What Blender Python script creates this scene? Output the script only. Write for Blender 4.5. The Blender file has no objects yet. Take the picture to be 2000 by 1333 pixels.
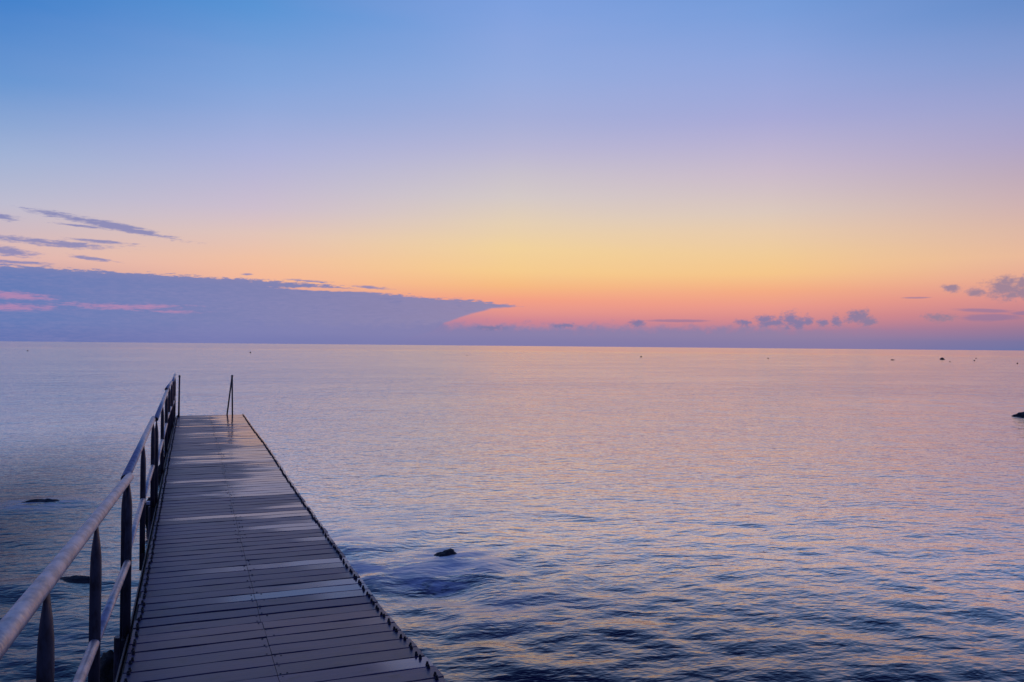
import bpy, bmesh, math, random
import numpy as np
from mathutils import Vector, Matrix, noise as mnoise

# ------------------------------------------------------------------ camera
SC = bpy.context.scene
COL = SC.collection
YAW = math.radians(21.37)          # camera heading, clockwise from the pier's axis (+Y)
PITCH = math.radians(0.34)
ROLL = math.radians(0.52)
WATER = -0.42                      # water level below the boards

cam_d = bpy.data.cameras.new('camera')
cam = bpy.data.objects.new('camera', cam_d)
COL.objects.link(cam)
F = Vector((math.sin(YAW)*math.cos(PITCH), math.cos(YAW)*math.cos(PITCH), math.sin(PITCH)))
R0 = Vector((math.cos(YAW), -math.sin(YAW), 0))
U0 = R0.cross(F)
R = R0*math.cos(ROLL) + U0*math.sin(ROLL)
U = -R0*math.sin(ROLL) + U0*math.cos(ROLL)
m = Matrix((R, U, -F)).transposed().to_4x4()
m.translation = Vector((0, 0, 1.7))
cam.matrix_world = m
cam_d.sensor_width = 36
cam_d.lens = 36*1600/2000
cam_d.clip_start = 0.05
cam_d.clip_end = 90000
SC.camera = cam
SC.view_settings.view_transform = 'Standard'
SC.view_settings.look = 'None'
SC.view_settings.exposure = 0
SC.view_settings.gamma = 1


# ------------------------------------------------------------------ node helper
class N:
    """tiny arithmetic wrapper round shader sockets"""
    tree = None

    def __init__(s, sock):
        s.s = sock

    @staticmethod
    def m(op, *a, clamp=False):
        n = N.tree.nodes.new('ShaderNodeMath')
        n.operation = op
        n.use_clamp = clamp
        for i, v in enumerate(a):
            if isinstance(v, N):
                N.tree.links.new(v.s, n.inputs[i])
            else:
                n.inputs[i].default_value = v
        return N(n.outputs[0])

    def __add__(s, o): return N.m('ADD', s, o)
    __radd__ = __add__
    def __sub__(s, o): return N.m('SUBTRACT', s, o)
    def __rsub__(s, o): return N.m('SUBTRACT', o, s)
    def __mul__(s, o): return N.m('MULTIPLY', s, o)
    __rmul__ = __mul__
    def __truediv__(s, o): return N.m('DIVIDE', s, o)
    def max(s, o): return N.m('MAXIMUM', s, o)
    def min(s, o): return N.m('MINIMUM', s, o)

    def step(s, a, b, lo=0.0, hi=1.0, smooth=True):
        n = N.tree.nodes.new('ShaderNodeMapRange')
        n.interpolation_type = 'SMOOTHSTEP' if smooth else 'LINEAR'
        N.tree.links.new(s.s, n.inputs[0])
        for i, v in enumerate((a, b, lo, hi)):
            n.inputs[i+1].default_value = v
        return N(n.outputs[0])


def vec(x, y, z):
    n = N.tree.nodes.new('ShaderNodeCombineXYZ')
    for i, v in enumerate((x, y, z)):
        if isinstance(v, N):
            N.tree.links.new(v.s, n.inputs[i])
        else:
            n.inputs[i].default_value = v
    return N(n.outputs[0])


def noise(v, scale, detail=3, rough=.5, dist=0):
    n = N.tree.nodes.new('ShaderNodeTexNoise')
    N.tree.links.new(v.s, n.inputs['Vector'])
    n.inputs['Scale'].default_value = scale
    n.inputs['Detail'].default_value = detail
    n.inputs['Roughness'].default_value = rough
    n.inputs['Distortion'].default_value = dist
    return N(n.outputs['Fac'])


def lin(c):
    return tuple((x/255/12.92 if x/255 <= .04045 else ((x/255+.055)/1.055)**2.4) for x in c) + (1,)


def colmix(fac, a, b, blend='MIX'):
    n = N.tree.nodes.new('ShaderNodeMix')
    n.data_type = 'RGBA'
    n.blend_type = blend
    for key, v in ((0, fac), (6, a), (7, b)):
        if isinstance(v, N):
            N.tree.links.new(v.s, n.inputs[key])
        else:
            n.inputs[key].default_value = v
    return N(n.outputs[2])


def ramp(fac, stops, interp='LINEAR'):
    n = N.tree.nodes.new('ShaderNodeValToRGB')
    cr = n.color_ramp
    cr.interpolation = interp
    while len(cr.elements) < len(stops):
        cr.elements.new(.5)
    for e, (p, c) in zip(cr.elements, stops):
        e.position = p
        e.color = c
    N.tree.links.new(fac.s, n.inputs[0])
    return N(n.outputs[0])


# ------------------------------------------------------------------ sky (world)
W = bpy.data.worlds.new('World')
SC.world = W
W.use_nodes = True
wt = W.node_tree
wt.nodes.clear()
N.tree = wt
tc = wt.nodes.new('ShaderNodeTexCoord')
sx = wt.nodes.new('ShaderNodeSeparateXYZ')
wt.links.new(tc.outputs['Generated'], sx.inputs[0])
X, Y, Z = (N(o) for o in sx.outputs)
D = 180/math.pi
el = N.m('ARCSINE', Z.min(.9999).max(-.9999))*D
# azimuth from the glow's centre line, degrees, -180..180, clockwise positive
ch, sh = math.cos(YAW), math.sin(YAW)
az = N.m('ARCTAN2', X*ch - Y*sh, X*sh + Y*ch)*D


def pos(e):                                   # ramp position of an elevation in degrees
    return math.sqrt(max(e, 0)/90)


HIGH = [(32, (66, 112, 186)), (50, (42, 68, 148)), (90, (32, 48, 120))]
COLS = {
    -32: [(0, (92, 112, 172)), (1, (100, 116, 174)), (2, (112, 120, 178)), (3, (132, 128, 178)), (4, (196, 152, 160)), (5.05, (226, 180, 172)), (5.6, (222, 184, 178)), (6.6, (206, 184, 192)), (8.1, (190, 188, 208)), (11, (160, 178, 214)), (15.3, (98, 149, 210)), (19.5, (62, 129, 203))],
    -17.4: [(0, (126, 122, 172)), (1, (134, 126, 176)), (2, (150, 130, 174)), (3.2, (236, 160, 142)), (4.3, (250, 182, 146)), (5.7, (244, 192, 158)), (7.3, (228, 196, 182)), (9, (205, 190, 205)), (12.6, (172, 178, 218)), (17, (128, 164, 219)), (21.5, (90, 148, 213))],
    0: [(0, (138, 122, 166)), (.6, (148, 125, 165)), (1.1, (170, 128, 158)), (1.7, (205, 130, 146)), (2.4, (231, 145, 136)), (3.2, (247, 156, 126)), (4.2, (251, 184, 120)), (5.2, (251, 204, 132)), (6.7, (245, 210, 150)), (8.6, (230, 208, 178)), (10.3, (213, 202, 198)), (11.8, (201, 194, 204)), (13.6, (183, 182, 213)), (15.7, (163, 174, 217)), (18.2, (148, 171, 222)), (22.9, (124, 160, 223))],
    17.4: [(0, (128, 118, 165)), (.6, (142, 121, 160)), (1.2, (176, 125, 153)), (2, (218, 137, 138)), (2.8, (238, 150, 132)), (3.8, (248, 168, 124)), (5, (250, 198, 130)), (6.3, (244, 204, 146)), (7.7, (235, 204, 167)), (9, (221, 201, 187)), (10.3, (211, 194, 196)), (11.6, (202, 187, 203)), (13, (189, 180, 209)), (15, (168, 170, 215)), (16.8, (155, 168, 218)), (19, (138, 164, 220)), (22, (117, 156, 218))],
    32: [(0, (98, 110, 162)), (.5, (118, 113, 158)), (1.3, (154, 118, 148)), (2.2, (192, 126, 140)), (3.2, (222, 142, 136)), (4.3, (236, 166, 138)), (5.6, (238, 185, 146)), (7.1, (223, 183, 163)), (8.6, (207, 178, 178)), (10.4, (190, 171, 188)), (12.2, (173, 165, 200)), (14.5, (153, 161, 207)), (17.3, (129, 154, 208)), (20, (102, 141, 202))],
    75: [(0, (84, 92, 138)), (4, (120, 104, 138)), (9, (130, 124, 160)), (20, (84, 112, 170))],
    180: [(0, (44, 54, 106)), (5, (56, 62, 116)), (12, (64, 80, 146)), (25, (52, 78, 152))],
}


def soft(e, c):
    # ease the most saturated band a little towards its own grey
    k = .10*max(0, 1 - abs(e - 4.5)/5.0)
    g = sum(c)/3
    return tuple(v + (max(g, 205) - v)*k for v in c)


def ramp_at(k):
    st = [(pos(e), lin(soft(e, c))) for e, c in COLS[k]]
    st += [(pos(e), lin(c)) for e, c in HIGH]
    return ramp(pe, st)


pe = N.m('SQRT', (el/90).max(0))
keys = [-32, -17.4, 0, 17.4, 32]
sky = ramp_at(-32)
for a, b in zip(keys, keys[1:]):
    sky = colmix(az.step(a, b, smooth=False), sky, ramp_at(b))
aaz = N.m('ABSOLUTE', az)
side = colmix(aaz.step(75, 150), ramp_at(75), ramp_at(180))
sky = colmix(aaz.step(32, 75, smooth=False), sky, side)

# faint large-scale unevenness of the air
sv = vec(az*.02, el*.10, 0)
uneven = noise(sv, 1.5, 4, .55)

# --- clouds, drawn in azimuth / elevation (a dome far beyond the sea)
cv = vec(az*.30, el*1.6, 3.7)
n1 = noise(cv, 1.1, 6, .62, .3) - .5             # stretched wisps
cv2 = vec(az*1.0, el*1.4, 9.1)
n2 = noise(cv2, 1.3, 5, .6) - .5                 # rounder lumps
nf = noise(vec(az*.9, el*5.0, 1.3), 1.6, 5, .65) - .5    # fine thin streaks


def px(x, y):
    """photo pixel -> (azimuth, elevation) degrees"""
    dx = x - 1000
    hy = 676 + dx*.00907
    return math.degrees(math.atan(dx/1600)), math.degrees(math.atan((hy - y)/math.sqrt(1600**2 + dx*dx)))


# long bank on the left: upper outline and lower outline as curves of azimuth
def curve(pts):
    n = wt.nodes.new('ShaderNodeFloatCurve')
    c = n.mapping.curves[0]
    pts = [((a+60)/120, e/10) for a, e in pts]
    while len(c.points) < len(pts):
        c.points.new(.5, .5)
    for p, (x, y) in zip(c.points, pts):
        p.location = (x, y)
        p.handle_type = 'VECTOR'
    n.mapping.update()
    wt.links.new(((az + 60)/120).s, n.inputs['Value'])
    return N(n.outputs[0])*10


top = curve([(-60, 3.4), (-45, 4.4), px(0, 517), px(90, 521), px(300, 534), px(480, 544), px(600, 551), px(680, 560), px(745, 573), px(840, 580), px(930, 585), px(1015, 598), px(1040, 604), (60, 1.0)])
bot = curve([(-60, 0), px(0, 690), px(700, 690), px(850, 645), px(868, 631), px(920, 613), px(960, 602), px(1015, 598), px(1040, 604), (60, 1.0)])
up = top - el + nf*.85 + n1*.35
dn = el - bot + n1*.25 + nf*.15
bank = up.step(-.02, .16)*dn.step(-.08, .10)*az.step(1.6, .4)
# thin break letting the glow through near the bank's upper edge
bx, be = px(665, 568)
brk = ((az - (bx - .5))/4.6)
brk2 = (el - (be + .05) + (az - bx)*.012)/.17
brk = 1 - N.m('SQRT', brk*brk + brk2*brk2) + nf*1.4
bank = bank*(1 - brk.step(.1, .55)*.9)


def blobs(items, nz, k):
    q = None
    for (x, y, w, h, t) in items:
        a, e = px(x, y)
        da = az - a
        u = da/(w/2/1600*D)
        v = (el - e + da*t)/(h/2/1600*D)
        d = 1 - N.m('SQRT', u*u + v*v)
        q = d if q is None else q.max(d)
    return q + nz*k


streaks = blobs([(195, 437, 290, 17, .14), (270, 453, 110, 13, .10), (95, 474, 210, 15, .04), (190, 471, 130, 8, .04), (10, 491, 120, 20, .06), (182, 506, 90, 8, .10), (20, 512, 160, 7, .0), (150, 441, 110, 6, .06), (482, 536, 26, 6, 0), (600, 549, 100, 6, .05), (725, 562, 90, 7, .05), (0, 424, 60, 12, .1), (240, 442, 130, 6, .1)], n1*1.0 + nf*1.3, 1.5)
streaks = streaks.step(-.05, .75)
n3 = noise(vec(az*1.6, el*2.6, 5.5), 2.2, 6, .65) - .5
cum = blobs([(1543, 623, 34, 36, 0), (1557, 630, 50, 22, 0), (1578, 628, 24, 22, 0), (1605, 631, 24, 15, 0), (1631, 628, 18, 22, 0), (1677, 621, 46, 28, 0), (1697, 629, 34, 15, 0), (1831, 621, 50, 17, 0), (1906, 571, 34, 18, 0), (1860, 563, 36, 14, 0),
             (1962, 562, 62, 40, 0), (1972, 577, 34, 20, 0), (1998, 553, 34, 24, 0), (2000, 572, 24, 22, 0), (1452, 630, 40, 14, 0), (1490, 625, 44, 20, 0), (1246, 633, 34, 14, 0), (1105, 636, 46, 10, 0), (958, 641, 50, 12, 0), (1505, 632, 60, 14, 0)], n2*.8 + n3*.6, 2.6).step(-.25, .75)
flat = blobs([(1925, 607, 110, 9, .05), (1935, 621, 110, 16, .0), (2005, 612, 60, 10, 0), (1325, 627, 150, 8, 0), (1790, 582, 60, 4, 0), (1240, 630, 40, 7, 0)], n1*.7 + nf*.5, 1.1).step(.02, .55)
# low lumpy haze bank along the whole horizon
low = (1.40 + (n2*1.5 + n1*.5) - el + az.step(-10, 30, 0, -.1)).step(-.35, .4)*az.step(-30, -14)*az.step(30, 16)

ccol = colmix(az.step(-34, 3, smooth=False), lin((86, 118, 180)), lin((154, 138, 170)))
ccol = colmix(el.step(1.4, .2), ccol, colmix(az.step(-34, 0, smooth=False), lin((92, 114, 176)), lin((142, 128, 170))))
lit = (1 - up.step(0, .55))                              # rim close to the upper edge
ccol = colmix(lit*.35, ccol, lin((138, 132, 172)))
ccol = colmix((nf*1.6 + n1*1.2).step(-.35, .6)*.30, ccol, lin((150, 142, 186)))
ccol = colmix((n1*1.5 - nf*.8).step(0, .6)*.30, ccol, lin((84, 108, 170)))
pk = blobs([(25, 577, 150, 15, .0), (60, 582, 80, 7, 0), (40, 600, 150, 13, .0), (230, 600, 200, 13, .02), (300, 599, 140, 10, -.02), (340, 609, 120, 8, .0)], n1*1.0 + nf*1.5, 1.5).step(-.15, 1.0)
ccol = colmix(pk*.55, ccol, lin((206, 138, 172)))
sky = colmix(bank, sky, ccol)
lcol = colmix(az.step(-24, 26, smooth=False), lin((118, 126, 180)), lin((148, 130, 162)))
lcol = colmix(el.step(.9, .1)*.55, lcol, colmix(az.step(-24, 26, smooth=False), lin((104, 116, 176)), lin((128, 118, 162))))
sky = colmix(low*.86, sky, lcol)
sky = colmix(streaks*.85, sky, lin((124, 128, 180)))
sky = colmix(cum*.9, sky, colmix(az.step(18, 30), lin((126, 122, 164)), lin((150, 128, 150))))
sky = colmix(flat*.6, sky, lin((136, 118, 158)))
sky = colmix(uneven.step(.35, .65, 0, .05), sky, lin((200, 180, 220)))
bg = wt.nodes.new('ShaderNodeBackground')
wt.links.new(sky.s, bg.inputs[0])
bg.inputs[1].default_value = 1.0
wo = wt.nodes.new('ShaderNodeOutputWorld')
wt.links.new(bg.outputs[0], wo.inputs[0])
W.cycles.sampling_method = 'MANUAL'
W.cycles.sample_map_resolution = 512


# ------------------------------------------------------------------ materials
def mat(name):
    mt = bpy.data.materials.new(name)
    mt.use_nodes = True
    nt = mt.node_tree
    nt.nodes.clear()
    N.tree = nt
    b = nt.nodes.new('ShaderNodeBsdfPrincipled')
    o = nt.nodes.new('ShaderNodeOutputMaterial')
    nt.links.new(b.outputs[0], o.inputs[0])
    return mt, nt, b


def put(b, key, v):
    if isinstance(v, N):
        N.tree.links.new(v.s, b.inputs[key])
    else:
        b.inputs[key].default_value = v


def bump(b, h, strength, dist):
    n = N.tree.nodes.new('ShaderNodeBump')
    n.inputs['Strength'].default_value = strength
    n.inputs['Distance'].default_value = dist
    N.tree.links.new(h.s, n.inputs['Height'])
    N.tree.links.new(n.outputs[0], b.inputs['Normal'])


def objpos():
    t = N.tree.nodes.new('ShaderNodeTexCoord')
    s = N.tree.nodes.new('ShaderNodeSeparateXYZ')
    N.tree.links.new(t.outputs['Object'], s.inputs[0])
    return N(t.outputs['Object']), [N(o) for o in s.outputs]


def attr(name):
    a = N.tree.nodes.new('ShaderNodeAttribute')
    a.attribute_name = name
    return N(a.outputs['Fac'])


# ---- sea water
M_WATER, nt, b = mat('sea water')
P, (wx, wy, wz) = objpos()
dist = N.m('SQRT', wx*wx + wy*wy)
foamn = noise(vec(wx*.8 + wy*.3, wy*2.0, 0), 1.8, 6, .62, 1.4)
foamn2 = noise(vec(wx, wy, 4), .5, 3, .5)
foam = attr('foam')*foamn.step(.36, .58)*foamn2.step(.25, .45)
put(b, 'Base Color', colmix(foam*.95, (.012, .011, .046, 1), (.62, .62, .72, 1)))
patch = noise(vec(wx*.05, wy*.16, 1), 1.0, 4, .55)
r = dist.step(4, 22, .17, .09)
r = r + patch.step(.35, .7, 0, .06) + foam*.4
r = r + dist.step(260, 400, 0, .03)
rough = r.max(.05)
w1 = noise(vec(wx*.75 + wy*.12, wy*1.3 + wx*.12, 0), 5.5, 3, .55, .15)
w2 = noise(vec(wx*.8 + wy*.2, wy*1.1, 7), 1.1, 3, .5, .4)
amp = dist.step(4, 16, .44, .74)*dist.step(30, 120, 1, .8)*dist.step(420, 240, .05, 1)
bn = nt.nodes.new('ShaderNodeBump')
bn.inputs['Strength'].default_value = 1
bn.inputs['Distance'].default_value = 1
w3 = noise(vec(wx*.8 - wy*.3, wy*1.0 + wx*.15, 3), .55, 4, .6, .3)
w3a = dist.step(12, 45)*dist.step(420, 240, .06, 1)
nt.links.new(((w1*.042 + w2*.08)*amp + w3*.22*w3a).s, bn.inputs['Height'])
nt.links.new(bn.outputs[0], b.inputs['Normal'])
put(b, 'Roughness', .6)
put(b, 'Specular IOR Level', 0.0)
lw = nt.nodes.new('ShaderNodeLayerWeight')
lw.inputs['Blend'].default_value = .5
nt.links.new(bn.outputs[0], lw.inputs['Normal'])
fc = N(lw.outputs['Facing'])
refl = fc.step(.48, .81, .02, .90) + fc.step(.80, 1.0, 0, .10, smooth=False)
painted_dim = wx.step(-2.5, 1.0, .14, 1)                         # vignette-like darkening painted into the reflectance left of the pier
painted_dim = painted_dim + (1 - painted_dim)*dist.step(8, 24)
painted_dim = painted_dim*dist.step(4.8, 9.5, .48, 1)                  # reflectance also painted darker close in, like lens falloff
refl = refl*painted_dim
gl = nt.nodes.new('ShaderNodeBsdfGlossy')
gl.distribution = 'MULTI_GGX'
gl.inputs['Color'].default_value = (1, .95, .865, 1)
nt.links.new(rough.s, gl.inputs['Roughness'])
nt.links.new(bn.outputs[0], gl.inputs['Normal'])
mx = nt.nodes.new('ShaderNodeMixShader')
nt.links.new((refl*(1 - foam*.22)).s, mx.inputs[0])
nt.links.new(b.outputs[0], mx.inputs[1])
nt.links.new(gl.outputs[0], mx.inputs[2])
nt.links.new(mx.outputs[0], [n for n in nt.nodes if n.type == 'OUTPUT_MATERIAL'][0].inputs[0])

# ---- wet boards
M_DECK, nt, b = mat('wet deck boards')
P, (x, y, z) = objpos()
tone = attr('tone')
seed = attr('seed')
grain = noise(vec(x*.7 + seed*37, y*22, seed*11), 3.0, 5, .6)
stain = noise(vec(x*3 + seed*3, y*4, 8), 2.4, 5, .65)
soft = noise(vec(x*1.6 + seed*9, y*1.8, 2), 1.7, 4, .6)
damp = noise(vec(x*.9 + seed*5.1, y*.25 + seed*4.2, 5), 1.3, 2, .5)
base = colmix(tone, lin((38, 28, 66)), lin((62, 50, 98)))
base = colmix(grain.step(.35, .7)*.45, base, lin((50, 47, 54)))
base = colmix(soft.step(.45, .7)*.35, base, lin((76, 66, 66)))
base = colmix(stain.step(.56, .66)*.5, base, lin((30, 24, 34)))
put(b, 'Base Color', base)
wet = (attr('wet') + (damp - .5)*1.5 + x.step(.30, .95, 0, .46)*y.step(6.5, 10.5) + x.step(-.3, 1.1, -.42, .30, smooth=False) + y.step(3, 16, -.42, .16, smooth=False)).step(.42, 1.0)
rg = wet.step(0, 1, .38, .13, smooth=False) + (grain - .5)*.08
put(b, 'Roughness', rg)
put(b, 'IOR', wet.step(0, 1, 1.45, 2.1, smooth=False))
put(b, 'Specular Tint', (.97, .86, 1, 1))
bump(b, grain*(1 - wet*.8), .35, .0025)

# ---- galvanised steel
M_STEEL, nt, b = mat('galvanised steel')
P, _ = objpos()
v1 = noise(P, 14, 4, .6)
v2 = noise(P, 90, 3, .6)
put(b, 'Base Color', colmix(v1.step(.35, .7), lin((206, 196, 194)), lin((160, 152, 152))))
put(b, 'Metallic', .6)
put(b, 'Roughness', v2.step(.3, .7, .38, .55))
bump(b, v2, .25, .002)

M_DARK, nt, b = mat('dark weathered steel')
P, _ = objpos()
v1 = noise(P, 10, 5, .65)
put(b, 'Base Color', colmix(v1.step(.4, .65), lin((52, 48, 54)), lin((70, 56, 52))))
put(b, 'Metallic', .3)
put(b, 'Roughness', .5)
bump(b, v1, .3, .004)

M_POST, nt, b = mat('tarnished steel tube')
P, (x, y, z) = objpos()
v1 = noise(vec(x*8, y*8, z*3), 3, 5, .65)
put(b, 'Base Color', colmix(v1.step(.4, .65), lin((84, 80, 88)), lin((62, 52, 54))))
put(b, 'Metallic', .4)
put(b, 'Roughness', .48)
bump(b, v1, .3, .003)

M_BOLT, nt, b = mat('blackened bolt')
put(b, 'Base Color', (.012, .011, .014, 1))
put(b, 'Roughness', .6)

M_WEED, nt, b = mat('black seaweed')
P, _ = objpos()
v1 = noise(P, 30, 5, .7)
put(b, 'Base Color', colmix(v1, (.006, .007, .005, 1), (.02, .02, .012, 1)))
put(b, 'Roughness', .7)
bump(b, v1, .9, .02)

M_ROCK, nt, b = mat('wet dark rock')
P, _ = objpos()
v1 = noise(P, 12, 6, .7)
put(b, 'Base Color', colmix(v1.step(.35, .65), (.010, .009, .010, 1), (.035, .028, .028, 1)))
put(b, 'Roughness', v1.step(.3, .7, .6, .8))
bump(b, v1, .9, .03)

M_BUOY, nt, b = mat('dark buoy plastic')
put(b, 'Base Color', (.035, .014, .016, 1))
put(b, 'Roughness', .5)
M_BRKT, nt, b = mat('pale bracket')
put(b, 'Base Color', (.55, .53, .55, 1))
put(b, 'Roughness', .4)


# ------------------------------------------------------------------ object helpers
def tag(o, label=None, cat=None, group=None, kind=None):
    if label: o['label'] = label
    if cat: o['category'] = cat
    if group: o['group'] = group
    if kind: o['kind'] = kind
    return o


def link(name, me, parent=None, loc=None, smooth=False):
    o = bpy.data.objects.new(name, me)
    COL.objects.link(o)
    if parent: o.parent = parent
    if loc is not None: o.location = loc
    if smooth and me: me.polygons.foreach_set('use_smooth', [True]*len(me.polygons))
    return o


def obj(name, bm, material, parent=None, loc=None, smooth=False):
    bmesh.ops.recalc_face_normals(bm, faces=bm.faces)
    me = bpy.data.meshes.new(name)
    bm.to_mesh(me)
    bm.free()
    me.materials.append(material)
    return link(name, me, parent, loc, smooth)


def ring_tube(bm, rings, n=20, caps=True):
    """rings: (centre, axis_u, axis_v) with axis vectors carrying the radii"""
    vs = []
    for c, u, v in rings:
        vs.append([bm.verts.new(c + u*math.cos(2*math.pi*i/n) + v*math.sin(2*math.pi*i/n)) for i in range(n)])
    for a, b_ in zip(vs, vs[1:]):
        for i in range(n):
            bm.faces.new((a[i], a[(i+1) % n], b_[(i+1) % n], b_[i]))
    if caps:
        bm.faces.new(vs[0][::-1])
        bm.faces.new(vs[-1])


def pipe(bm, p0, p1, r, n=20, hollow=0.0, wob=0.0):
    p0, p1 = Vector(p0), Vector(p1)
    d = (p1 - p0).normalized()
    u = d.cross(Vector((0, 0, 1)))
    if u.length < .1: u = Vector((1, 0, 0))
    u.normalize()
    v = d.cross(u)
    if hollow:
        # open-ended tube: inner wall reaches a little way in, then a dark stop
        L = .2
        rings = [(p0 + d*L, u*(r-.004), v*(r-.004)), (p0, u*(r-.004), v*(r-.004)), (p0, u*r, v*r), (p1, u*r, v*r), (p1, u*(r-.004), v*(r-.004)), (p1 - d*L, u*(r-.004), v*(r-.004))]
        ring_tube(bm, rings, n)
    else:
        ring_tube(bm, [(p0, u*r, v*r), (p1, u*r, v*r)], n)


def box(bm, x0, x1, y0, y1, z0, z1, tf=None):
    c = [Vector((x, y, z)) for x in (x0, x1) for y in (y0, y1) for z in (z0, z1)]
    if tf: c = [tf(p) for p in c]
    v = [bm.verts.new(p) for p in c]
    for f in ((0, 1, 3, 2), (4, 6, 7, 5), (0, 4, 5, 1), (2, 3, 7, 6), (0, 2, 6, 4), (1, 5, 7, 3)):
        bm.faces.new([v[i] for i in f])


# ------------------------------------------------------------------ sea
def build_sea():
    rng = np.random.default_rng(5)
    r1 = [.25]
    while r1[-1] < 240: r1.append(r1[-1]*1.0085)
    while r1[-1] < 60000: r1.append(r1[-1]*1.09)
    r = np.array(r1)
    a_f = np.radians(np.arange(-48, 48.01, .17)) + YAW
    a_b = np.radians(np.arange(50, 310.01, 2.0)) + YAW
    a = np.concatenate([a_f, a_b])
    na, nr = len(a), len(r)
    RR, AA = np.meshgrid(r, a, indexing='ij')
    Xc, Yc = RR*np.sin(AA), RR*np.cos(AA)
    Zc = np.zeros_like(Xc)
    # cell size seen by a wave (radial step dominates; sideways step in the fine wedge is smaller)
    cell = np.maximum(RR*.0085, .004)
    cellb = np.broadcast_to(np.where(np.arange(na) < len(a_f), 1.0, 4.2), RR.shape)*cell
    comps = 130
    lam = np.exp(rng.uniform(np.log(.13), np.log(4.2), comps))
    main = math.radians(-152)             # travel direction: in from the open sea
    th = main + rng.normal(0, .55, comps)*np.where(lam < 1, 1.6, 1)
    ph = rng.uniform(0, 2*math.pi, comps)
    # domain warp so crests wander
    wxp = Xc + .35*np.sin(Yc*.9 + 1.3) + .8*np.sin(Xc*.21 + Yc*.33)
    wyp = Yc + .30*np.sin(Xc*1.1 + .4) + .7*np.sin(Xc*.27 - Yc*.19 + 2)
    rough_spot = 1 + 1.1*np.exp(-((Xc-2.0)**2 + (Yc-7.4)**2)/1.7) + .5*np.exp(-((Xc+1.4)**2 + (Yc-8.5)**2)/6.0)
    for l, t, p in zip(lam, th, ph):
        k = 2*math.pi/l
        amp = (.0045*l**.85 if l < .6 else .0029*(.6/l)**.7)*.80
        fade = np.clip((l/cellb - 3)/4, 0, 1)
        # each component comes in groups
        g = .5 + .5*np.sin((wxp*math.cos(t+1.2) + wyp*math.sin(t+1.2))*k/6.3 + p*3) * np.sin((wxp*math.cos(t) + wyp*math.sin(t))*k/7.9 + p*5)
        s = np.sin(k*(wxp*math.cos(t) + wyp*math.sin(t)) + p)
        Zc += amp*fade*g*(s + .25*s*s)*(rough_spot if l < 1.3 else 1)
    # slow wind patches: ruffled and calmer areas
    pt = .5 + .25*np.sin(Xc*.11 + Yc*.23 + 1) + .25*np.sin(-Xc*.17 + Yc*.13 + 4 + np.sin(Xc*.05))
    Zc *= .65 + .55*pt
    Zc *= np.clip((240 - RR)/120, 0, 1)
    # humps where the swell runs over sunken stones
    fo = np.zeros_like(Xc)
    for hx, hy, w, h, f in ((1.45, 8.5, .40, .055, .9), (1.9, 6.7, .42, -.05, .45), (1.62, 7.6, .5, .02, 1.0), (2.3, 7.4, .5, .015, .8), (2.4, 6.2, .6, .0, .35),
                            (-1.2, 8.1, .35, .03, .12), (-1.9, 12.1, .5, .03, .15), (2.6, 9.6, 1.0, .02, .3), (-.9, 6.6, .5, .0, .2), (2.1, 8.9, .4, .03, .35), (2.42, 7.85, .34, .012, 1.0), (1.25, 9.3, .45, .02, .8), (2.0, 7.0, .3, .0, .9), (-1.8, 12.1, .45, .01, .8)):
        g = np.exp(-(((Xc-hx)*.8)**2 + ((Yc-hy)*1.1)**2)/(w*w))
        Zc += g*h
        fo = np.maximum(fo, g*f)
    verts = np.stack([Xc, Yc, Zc], -1).reshape(-1, 3)
    verts = np.vstack([verts, [[0, 0, 0]]]).astype(np.float32)
    i = np.arange(nr-1)[:, None]
    j = np.arange(na)[None, :]
    j2 = (j+1) % na
    q = np.stack([i*na+j, i*na+j2, (i+1)*na+j2, (i+1)*na+j], -1).reshape(-1, 4)[:, ::-1]
    c = len(verts)-1
    jj = np.arange(na)
    tri = np.stack([np.full(na, c), (jj+1) % na, jj], -1)
    nq, ntri = len(q), len(tri)
    loops = np.concatenate([q.ravel(), tri.ravel()]).astype(np.int32)
    starts = np.concatenate([np.arange(nq)*4, nq*4 + np.arange(ntri)*3]).astype(np.int32)
    me = bpy.data.meshes.new('sea')
    me.vertices.add(len(verts))
    me.vertices.foreach_set('co', verts.ravel())
    me.loops.add(len(loops))
    me.loops.foreach_set('vertex_index', loops)
    me.polygons.add(nq+ntri)
    me.polygons.foreach_set('loop_start', starts)
    me.polygons.foreach_set('use_smooth', np.ones(nq+ntri, dtype=bool))
    me.update(calc_edges=True)
    at = me.attributes.new('foam', 'FLOAT', 'POINT')
    at.data.foreach_set('value', np.append(fo.ravel(), 0).astype(np.float32))
    me.materials.append(M_WATER)
    o = link('water', me, loc=(0, 0, WATER))
    tag(o, kind='structure')
    return o


sea = build_sea()

# sea bed under the shallow water so the water is not bottomless from the side
bm = bmesh.new()
box(bm, -60, 60, -3, 60, -2.6, -2.5)
sb = obj('seabed', bm, M_ROCK)
tag(sb, kind='structure')


# ------------------------------------------------------------------ pier
random.seed(11)
XL, XR = -.30, 1.165
KN = [(-1.6, .380), (5.3, 0.0), (9.4, 0.0), (13.6, .050), (17.5, .030), (20.05, .050)]


def hz(y):                                     # deck height along the pier
    for (a, ha), (b_, hb) in zip(KN, KN[1:]):
        if y <= b_:
            return ha + (hb-ha)*(y-a)/(b_-a)
    return KN[-1][1]


pier = link('pier', None)
pier.empty_display_size = .3
tag(pier, 'narrow wet plank bathing pier running out over the sea', 'pier')

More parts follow.
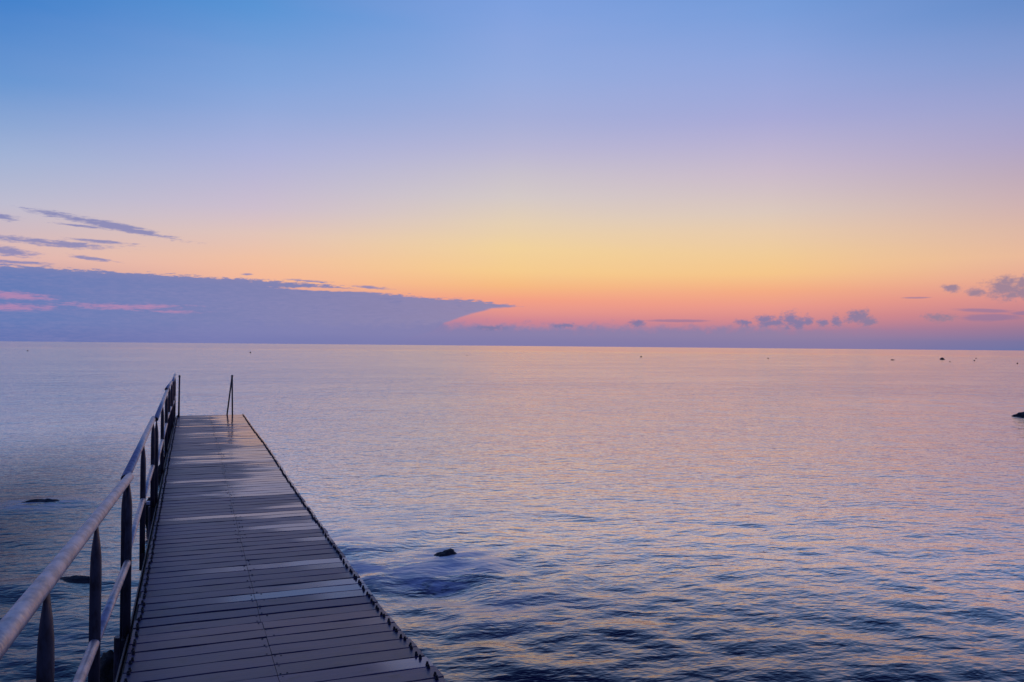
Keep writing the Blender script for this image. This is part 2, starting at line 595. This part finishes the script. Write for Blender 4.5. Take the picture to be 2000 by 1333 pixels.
rows = []                                      # (y0, y1) of every board
y = -1.5
while y < 20.0:
    w = (.158 if y < 5.1 else .144) + random.uniform(-.0015, .0015)
    rows.append((y, y+w))
    gap = random.choice([.009, .0095, .010, .011])
    y += w + gap
    if any(abs(y - k[0]) < .08 for k in KN[1:-1]): y += .010
bm = bmesh.new()
tone_l = bm.verts.layers.float.new('tone')
seed_l = bm.verts.layers.float.new('seed')
wet_l = bm.verts.layers.float.new('wet')
bolts = []
run = 0
for (y0, y1) in rows:
    if random.random() < .10:
        y0 += .006                             # a few wider gaps
    yc = (y0+y1)/2
    zc = hz(yc)
    slope = (hz(y1+.01) - hz(y0-.01))/(y1-y0+.02)
    xs = XL + random.uniform(-.006, .004)
    xe = XR + random.uniform(-.006, .006)
    mid = .415 + random.uniform(-.004, .004)
    tn = random.uniform(.15, .85)
    run = .35*run + random.gauss(0, .24)
    sd0 = random.random()
    wj = random.gauss(0, .02)
    tj = random.gauss(0, .0008)
    tilt0 = random.gauss(0, .005)
    for side_ in (0, 1):
        a, b_ = (xs, mid-.0012) if side_ == 0 else (mid+.0012, xe)
        tilt = tilt0 + side_*tj + slope
        roll = random.gauss(0, .0012)
        dz = random.gauss(0, .0009)
        wetv = .46 + run + side_*wj
        tt = min(1, max(0, tn + random.gauss(0, .06)))
        sd = sd0 + side_*.004
        prof = [(y0, -.034), (y0, -.004), (y0+.004, 0), (y1-.004, 0), (y1, -.004), (y1, -.034)]
        nseg = 5
        secs = []
        for k in range(nseg+1):
            xx = a + (b_-a)*k/nseg
            s_ = []
            for (py, pz) in prof:
                v = bm.verts.new((xx, py, zc + dz + pz + (py-yc)*tilt + (xx-(a+b_)/2)*roll + .0012*math.cos(k*1.7+sd*9)))
                v[tone_l] = tt
                v[seed_l] = sd
                v[wet_l] = wetv
                s_.append(v)
            secs.append(s_)
        for s0, s1 in zip(secs, secs[1:]):
            for i in range(6):
                bm.faces.new((s0[i], s0[(i+1) % 6], s1[(i+1) % 6], s1[i]))
        bm.faces.new(secs[0][::-1])
        bm.faces.new(secs[-1])
    for fy in (y0+.020, y1-.020):
        jx = lambda: random.uniform(-.005, .005)
        bolts.append((xe-.036+jx()*.8, fy+jx()*.6, hz(fy), 0))
        bolts.append((xs+.026+jx()*.8, fy+jx()*.6, hz(fy), 0))
        bolts.append((mid+random.choice([-.02, .018])+jx(), fy+jx(), hz(fy), 1))
        if random.random() < .25:
            bolts.append((mid+.045+jx(), fy+jx(), hz(fy), 1))
obj('deck', bm, M_DECK, pier)

# bolts: the hundred nearest that show stand as parts of their own, the rest are one object
bolts = [b_ for b_ in bolts if b_[1] > 3.2]
edge = sorted([b_ for b_ in bolts if b_[3] == 0], key=lambda b_: b_[1])
# right-hand row shows largest; take it first
near = sorted([b_ for b_ in edge if b_[0] > .5], key=lambda b_: b_[1])[:64] + [b_ for b_ in edge if b_[0] < .5][:36]


def bolt_bm(bm, x, y, z, kind):
    if kind == 0:
        prof = [(.0085, -.004), (.0092, .001), (.0092, .006), (.0072, .008), (.006, .018), (.0036, .020)]
    else:
        prof = [(.005, -.002), (.0055, .0012), (.003, .0022)]
    ring_tube(bm, [(Vector((x, y, z+h)), Vector((r_, 0, 0)), Vector((0, r_, 0))) for r_, h in prof], 8 if kind == 0 else 6)


bm = bmesh.new()
bolt_bm(bm, 0, 0, 0, 0)
b0 = obj('bolt', bm, M_BOLT, pier, loc=near[0][:3])
for (x_, y_, z_, k_) in near[1:]:
    c = b0.copy()
    COL.objects.link(c)
    c.parent = pier
    c.location = (x_, y_, z_)
    c.rotation_euler = (random.gauss(0, .06), random.gauss(0, .06), random.random())
nearset = set(near)
bm = bmesh.new()
for b_ in edge:
    if b_ not in nearset: bolt_bm(bm, *b_)
o = obj('far_bolt', bm, M_BOLT, pier)
tag(o, kind='stuff')
bm = bmesh.new()
for b_ in bolts:
    if b_[3] == 1: bolt_bm(bm, *b_)
o = obj('screw', bm, M_BOLT, pier)
tag(o, kind='stuff')


# steel beams along both edges and under the middle, section by section
def beam(x0, x1, ztop, zbot, name='side_beam'):
    for (ya, ha), (yb, hb) in zip(KN, KN[1:]):
        bm = bmesh.new()
        tf = lambda p: Vector((p.x, p.y, p.z + hz(p.y)))
        box(bm, x0, x1, ya+.006, yb-.006, zbot, ztop, tf)
        bmesh.ops.bevel(bm, geom=bm.edges[:], offset=.003, segments=1)
        obj(name, bm, M_DARK, pier)


beam(-.328, -.320, .004, -.13)
beam(XR-.10, XR-.05, -.037, -.15)
beam(.39, .44, -.037, -.15)
beam(-.317, -.26, -.037, -.10)
bm = bmesh.new()
box(bm, XL+.02, XR-.02, 19.97, 20.02, -.16, -.037, lambda p: Vector((p.x, p.y, p.z+.05)))
obj('end_beam', bm, M_DARK, pier)


# piles
def pile(x, yy, zt, clump=None, bracket=False, rr=.04):
    bm = bmesh.new()
    z = hz(yy)
    ring_tube(bm, [(Vector((x, yy, h)), Vector((r_, 0, 0)), Vector((0, r_, 0))) for h, r_ in
                   ((z+zt, rr), (z-.25, rr), (-.40, rr*1.15), (-.6, rr*1.3), (-2.5, rr*1.3))], 18)
    p = obj('pile', bm, M_POST, pier, smooth=False)
    if clump:
        cx, cy, cz, sx_, sz_ = clump
        bm = bmesh.new()
        bmesh.ops.create_icosphere(bm, subdivisions=4, radius=1)
        for v in bm.verts:
            n_ = mnoise.noise(v.co*2.2 + Vector((x*7, yy, 0)))*.28 + mnoise.noise(v.co*6)*.10
            v.co = Vector((v.co.x*sx_, v.co.y*sx_, v.co.z*sz_))*(1+n_) + Vector((cx, cy, cz))
        w = obj('weed_clump', bm, M_WEED, p, smooth=True)
    if bracket:
        bm = bmesh.new()
        box(bm, x-.045, x+.045, yy-.03, yy+.03, z-.035, z-.005)
        bmesh.ops.bevel(bm, geom=bm.edges[:], offset=.006, segments=2)
        obj('bracket', bm, M_BRKT, p)
    return p


pile(-.385, 5.42, -.06, (-.45, 5.66, -.36, .085, .13), rr=.027)
pile(-.385, 9.6, -.06, (-.41, 10.15, -.24, .075, .19), True, rr=.027)
for yy in (13.6, 17.5, 19.9):
    pile(-.39, yy, -.09, (-.40, yy, -.30, .07, .15), yy < 15)
for yy in (1.2, 5.3, 9.4, 13.6, 17.5, 19.9):
    pile(1.03, yy, -.15)


# ------------------------------------------------------------------ railing
rail = link('railing', None, loc=(0, 0, 0))
tag(rail, 'galvanised tubular handrail with dark posts along the left edge of the pier', 'railing')
RH, MH = .905, .412
# sections: (y0, y1, x at y0, x at y1, list of post y)
SEC = [(-1.2, 5.36, -.380, -.334, [1.2, 2.46, 3.62, 5.27]),
       (5.28, 9.44, -.352, -.362, [5.31, 7.35, 9.33]),
       (9.28, 13.66, -.335, -.340, [9.47, 11.5, 13.5]),
       (13.56, 17.56, -.350, -.356, [13.64, 15.6, 17.4]),
       (17.42, 20.02, -.338, -.335, [17.56, 18.8, 19.9])]
RZ = [(0, 0), (0, 0), (0, .01), (.035, -.005), (-.01, .03)]
first_post = None


def post_bm(h, lean):
    bm = bmesh.new()
    rr = .0215
    rings = []
    for z_, fx in ((-.16, 1), (h-.20, 1), (h-.14, .93), (h-.09, .72), (h-.045, .42), (h-.015, .26), (h+.006, .24)):
        fy = 1 + (1-fx)*.45
        rings.append((Vector((0, lean*z_, z_)), Vector((rr*fx, 0, 0)), Vector((0, rr*fy, 0))))
    ring_tube(bm, rings, 20)
    return bm


for (y0, y1, xa, xb, posts), (za, zb) in zip(SEC, RZ):
    gx = lambda yy: xa + (xb-xa)*(yy-y0)/(y1-y0)
    gz = lambda yy: za + (zb-za)*(yy-y0)/(y1-y0)
    # deck slope line of this section (extends straight past the joint)
    mid = (max(y0, -1.2)+y1)/2
    sl = (hz(mid+.1)-hz(mid-.1))/.2
    hm = hz(mid)
    line = lambda yy: hm + sl*(yy-mid)
    bm = bmesh.new()
    pipe(bm, (xa, y0, line(y0)+RH+za), (xb, y1, line(y1)+RH+zb), .0245, 28, hollow=1)
    obj('top_rail', bm, M_STEEL, rail, smooth=False)
    for p0, p1 in zip(posts, posts[1:]):
        bm = bmesh.new()
        pipe(bm, (gx(p0), p0, line(p0)+MH+gz(p0)), (gx(p1), p1, line(p1)+MH+gz(p1)), .0195, 20)
        obj('middle_rail', bm, M_STEEL, rail)
    for p in posts:
        h = RH - .018 + gz(p)
        po = obj('post', post_bm(h, -sl), M_POST, rail, loc=(gx(p), p, line(p)))
        # side plate fixing the post to the edge beam
        bm = bmesh.new()
        box(bm, -.022, .0, -.05, .05, -.13, -.02, None)
        obj('base_plate', bm, M_DARK, po, loc=(-gx(p)-.338, 0, 0))
for o in list(rail.children):
    if o.name.startswith(('top_rail', 'middle_rail', 'post')):
        me = o.data
        sm = [len(p.vertices) == 4 for p in me.polygons]
        me.polygons.foreach_set('use_smooth', sm)
        me.update()

# ------------------------------------------------------------------ swim ladder at the pier's end
lad = link('swim_ladder', None, loc=(.55, 20.0, .05))
tag(lad, 'dark steel swim ladder with two tall grab rails at the far end of the pier', 'ladder')
for lx, sp in ((-.242-.55, -.012), (.975-.55-.09, -.105)):
    bm = bmesh.new()
    pipe(bm, (lx, -.33, 0), (lx, -.02, .90), .017, 14)
    pipe(bm, (lx+sp, .06, -.05), (lx, .0, .90), .017, 14)
    pipe(bm, (lx+sp, .06, -.95), (lx+sp, .06, -.04), .017, 14)
    bmesh.ops.create_icosphere(bm, subdivisions=2, radius=.026, matrix=Matrix.Translation((lx, -.005, .895)))
    obj('grab_rail', bm, M_DARK, lad, smooth=True)
for k in range(4):
    z_ = -.05 - k*.24
    yy = .06
    bm = bmesh.new()
    pipe(bm, (-.80, yy, z_), (.23, yy, z_), .014, 12)
    obj('rung', bm, M_DARK, lad)


# ------------------------------------------------------------------ rocks
def rock(x, y, z, sx_, sy_, sz_, seed_, label, yaw=0, rough=.25, group=None):
    bm = bmesh.new()
    bmesh.ops.create_icosphere(bm, subdivisions=5, radius=1)
    for v in bm.verts:
        n_ = mnoise.noise(v.co*1.3 + Vector((seed_, 0, 0)))*rough*1.3 + mnoise.noise(v.co*3.5 + Vector((0, seed_, 0)))*rough*.6 + mnoise.noise(v.co*9)*rough*.28
        v.co = Vector((v.co.x*sx_, v.co.y*sy_, v.co.z*sz_))*(1+n_)
    o = obj('rock', bm, M_ROCK, None, loc=(x, y, z), smooth=True)
    o.rotation_euler = (0, 0, yaw)
    tag(o, label, 'rock', group)
    return o


rock(2.40, 7.86, WATER-.055, .135, .12, .13, 3, 'small pointed dark rock breaking the surface right of the pier', -YAW, .22)
rock(-1.80, 12.2, WATER-.068, .36, .16, .12, 8, 'low dark rock awash beyond the handrail on the left', -YAW+.25, .2)
rock(-.93, 8.12, WATER-.07, .30, .13, .125, 15, 'long flat black rock seen between the handrail posts', -YAW, .12)
rock(25.12, 18.42, WATER-.075, .60, .3, .20, 21, 'low dark rock at the right edge of the picture', -YAW, .2)
rock(127.2, 121.6, WATER-.0, .34, .3, .16, 30, 'thin flat dark rock far out on the right, left of the larger one', -YAW, .2)
rock(149.4, 129.5, WATER+.05, .42, .4, .34, 37, 'largest dark rock far out near the horizon on the right', -YAW, .3)


# ------------------------------------------------------------------ buoys
def buoy(x, y, s, label):
    r_ = link('buoy', None, loc=(x, y, WATER))
    tag(r_, label, 'buoy', 'small dark buoys far out on the sea')
    bm = bmesh.new()
    prof = [(.02, -.12), (.11, -.10), (.16, -.03), (.17, .04), (.14, .11), (.08, .17), (.045, .20), (.04, .25)]
    ring_tube(bm, [(Vector((0, 0, h*s)), Vector((q*s, 0, 0)), Vector((0, q*s, 0))) for q, h in prof], 16)
    obj('float', bm, M_BUOY, r_, smooth=True)
    bm = bmesh.new()
    for k in range(10):
        a0, a1 = 2*math.pi*k/10, 2*math.pi*(k+1)/10
        pipe(bm, (math.cos(a0)*.03*s, 0, (.27+math.sin(a0)*.03)*s), (math.cos(a1)*.03*s, 0, (.27+math.sin(a1)*.03)*s), .008*s, 6)
    obj('mooring_ring', bm, M_DARK, r_)
    return r_


for x_, y_, s_, lb in (
        (12.55, 195.9, 1.1, 'dark buoy straight above the ladder, the second from the left'),
        (-33.95, 209.2, .9, 'faint dark buoy farthest to the left'),
        (53.7, 163.0, .6, 'faint tiny buoy near the middle, third from the left'),
        (87.95, 150.3, 1.1, 'dark buoy a little right of the middle, fourth from the left'),
        (108.7, 135.5, .85, 'small dark buoy alone, fifth from the left'),
        (123.2, 105.2, .65, 'tiny buoy just right of the largest far rock'),
        (141.7, 115.5, .9, 'nearer and darker of two buoys close together on the right'),
        (180.3, 146.5, .9, 'farther and paler of two buoys close together on the right'),
        (122.3, 92.0, .8, 'small dark buoy farthest to the right')):
    buoy(x_, y_, s_, lb)
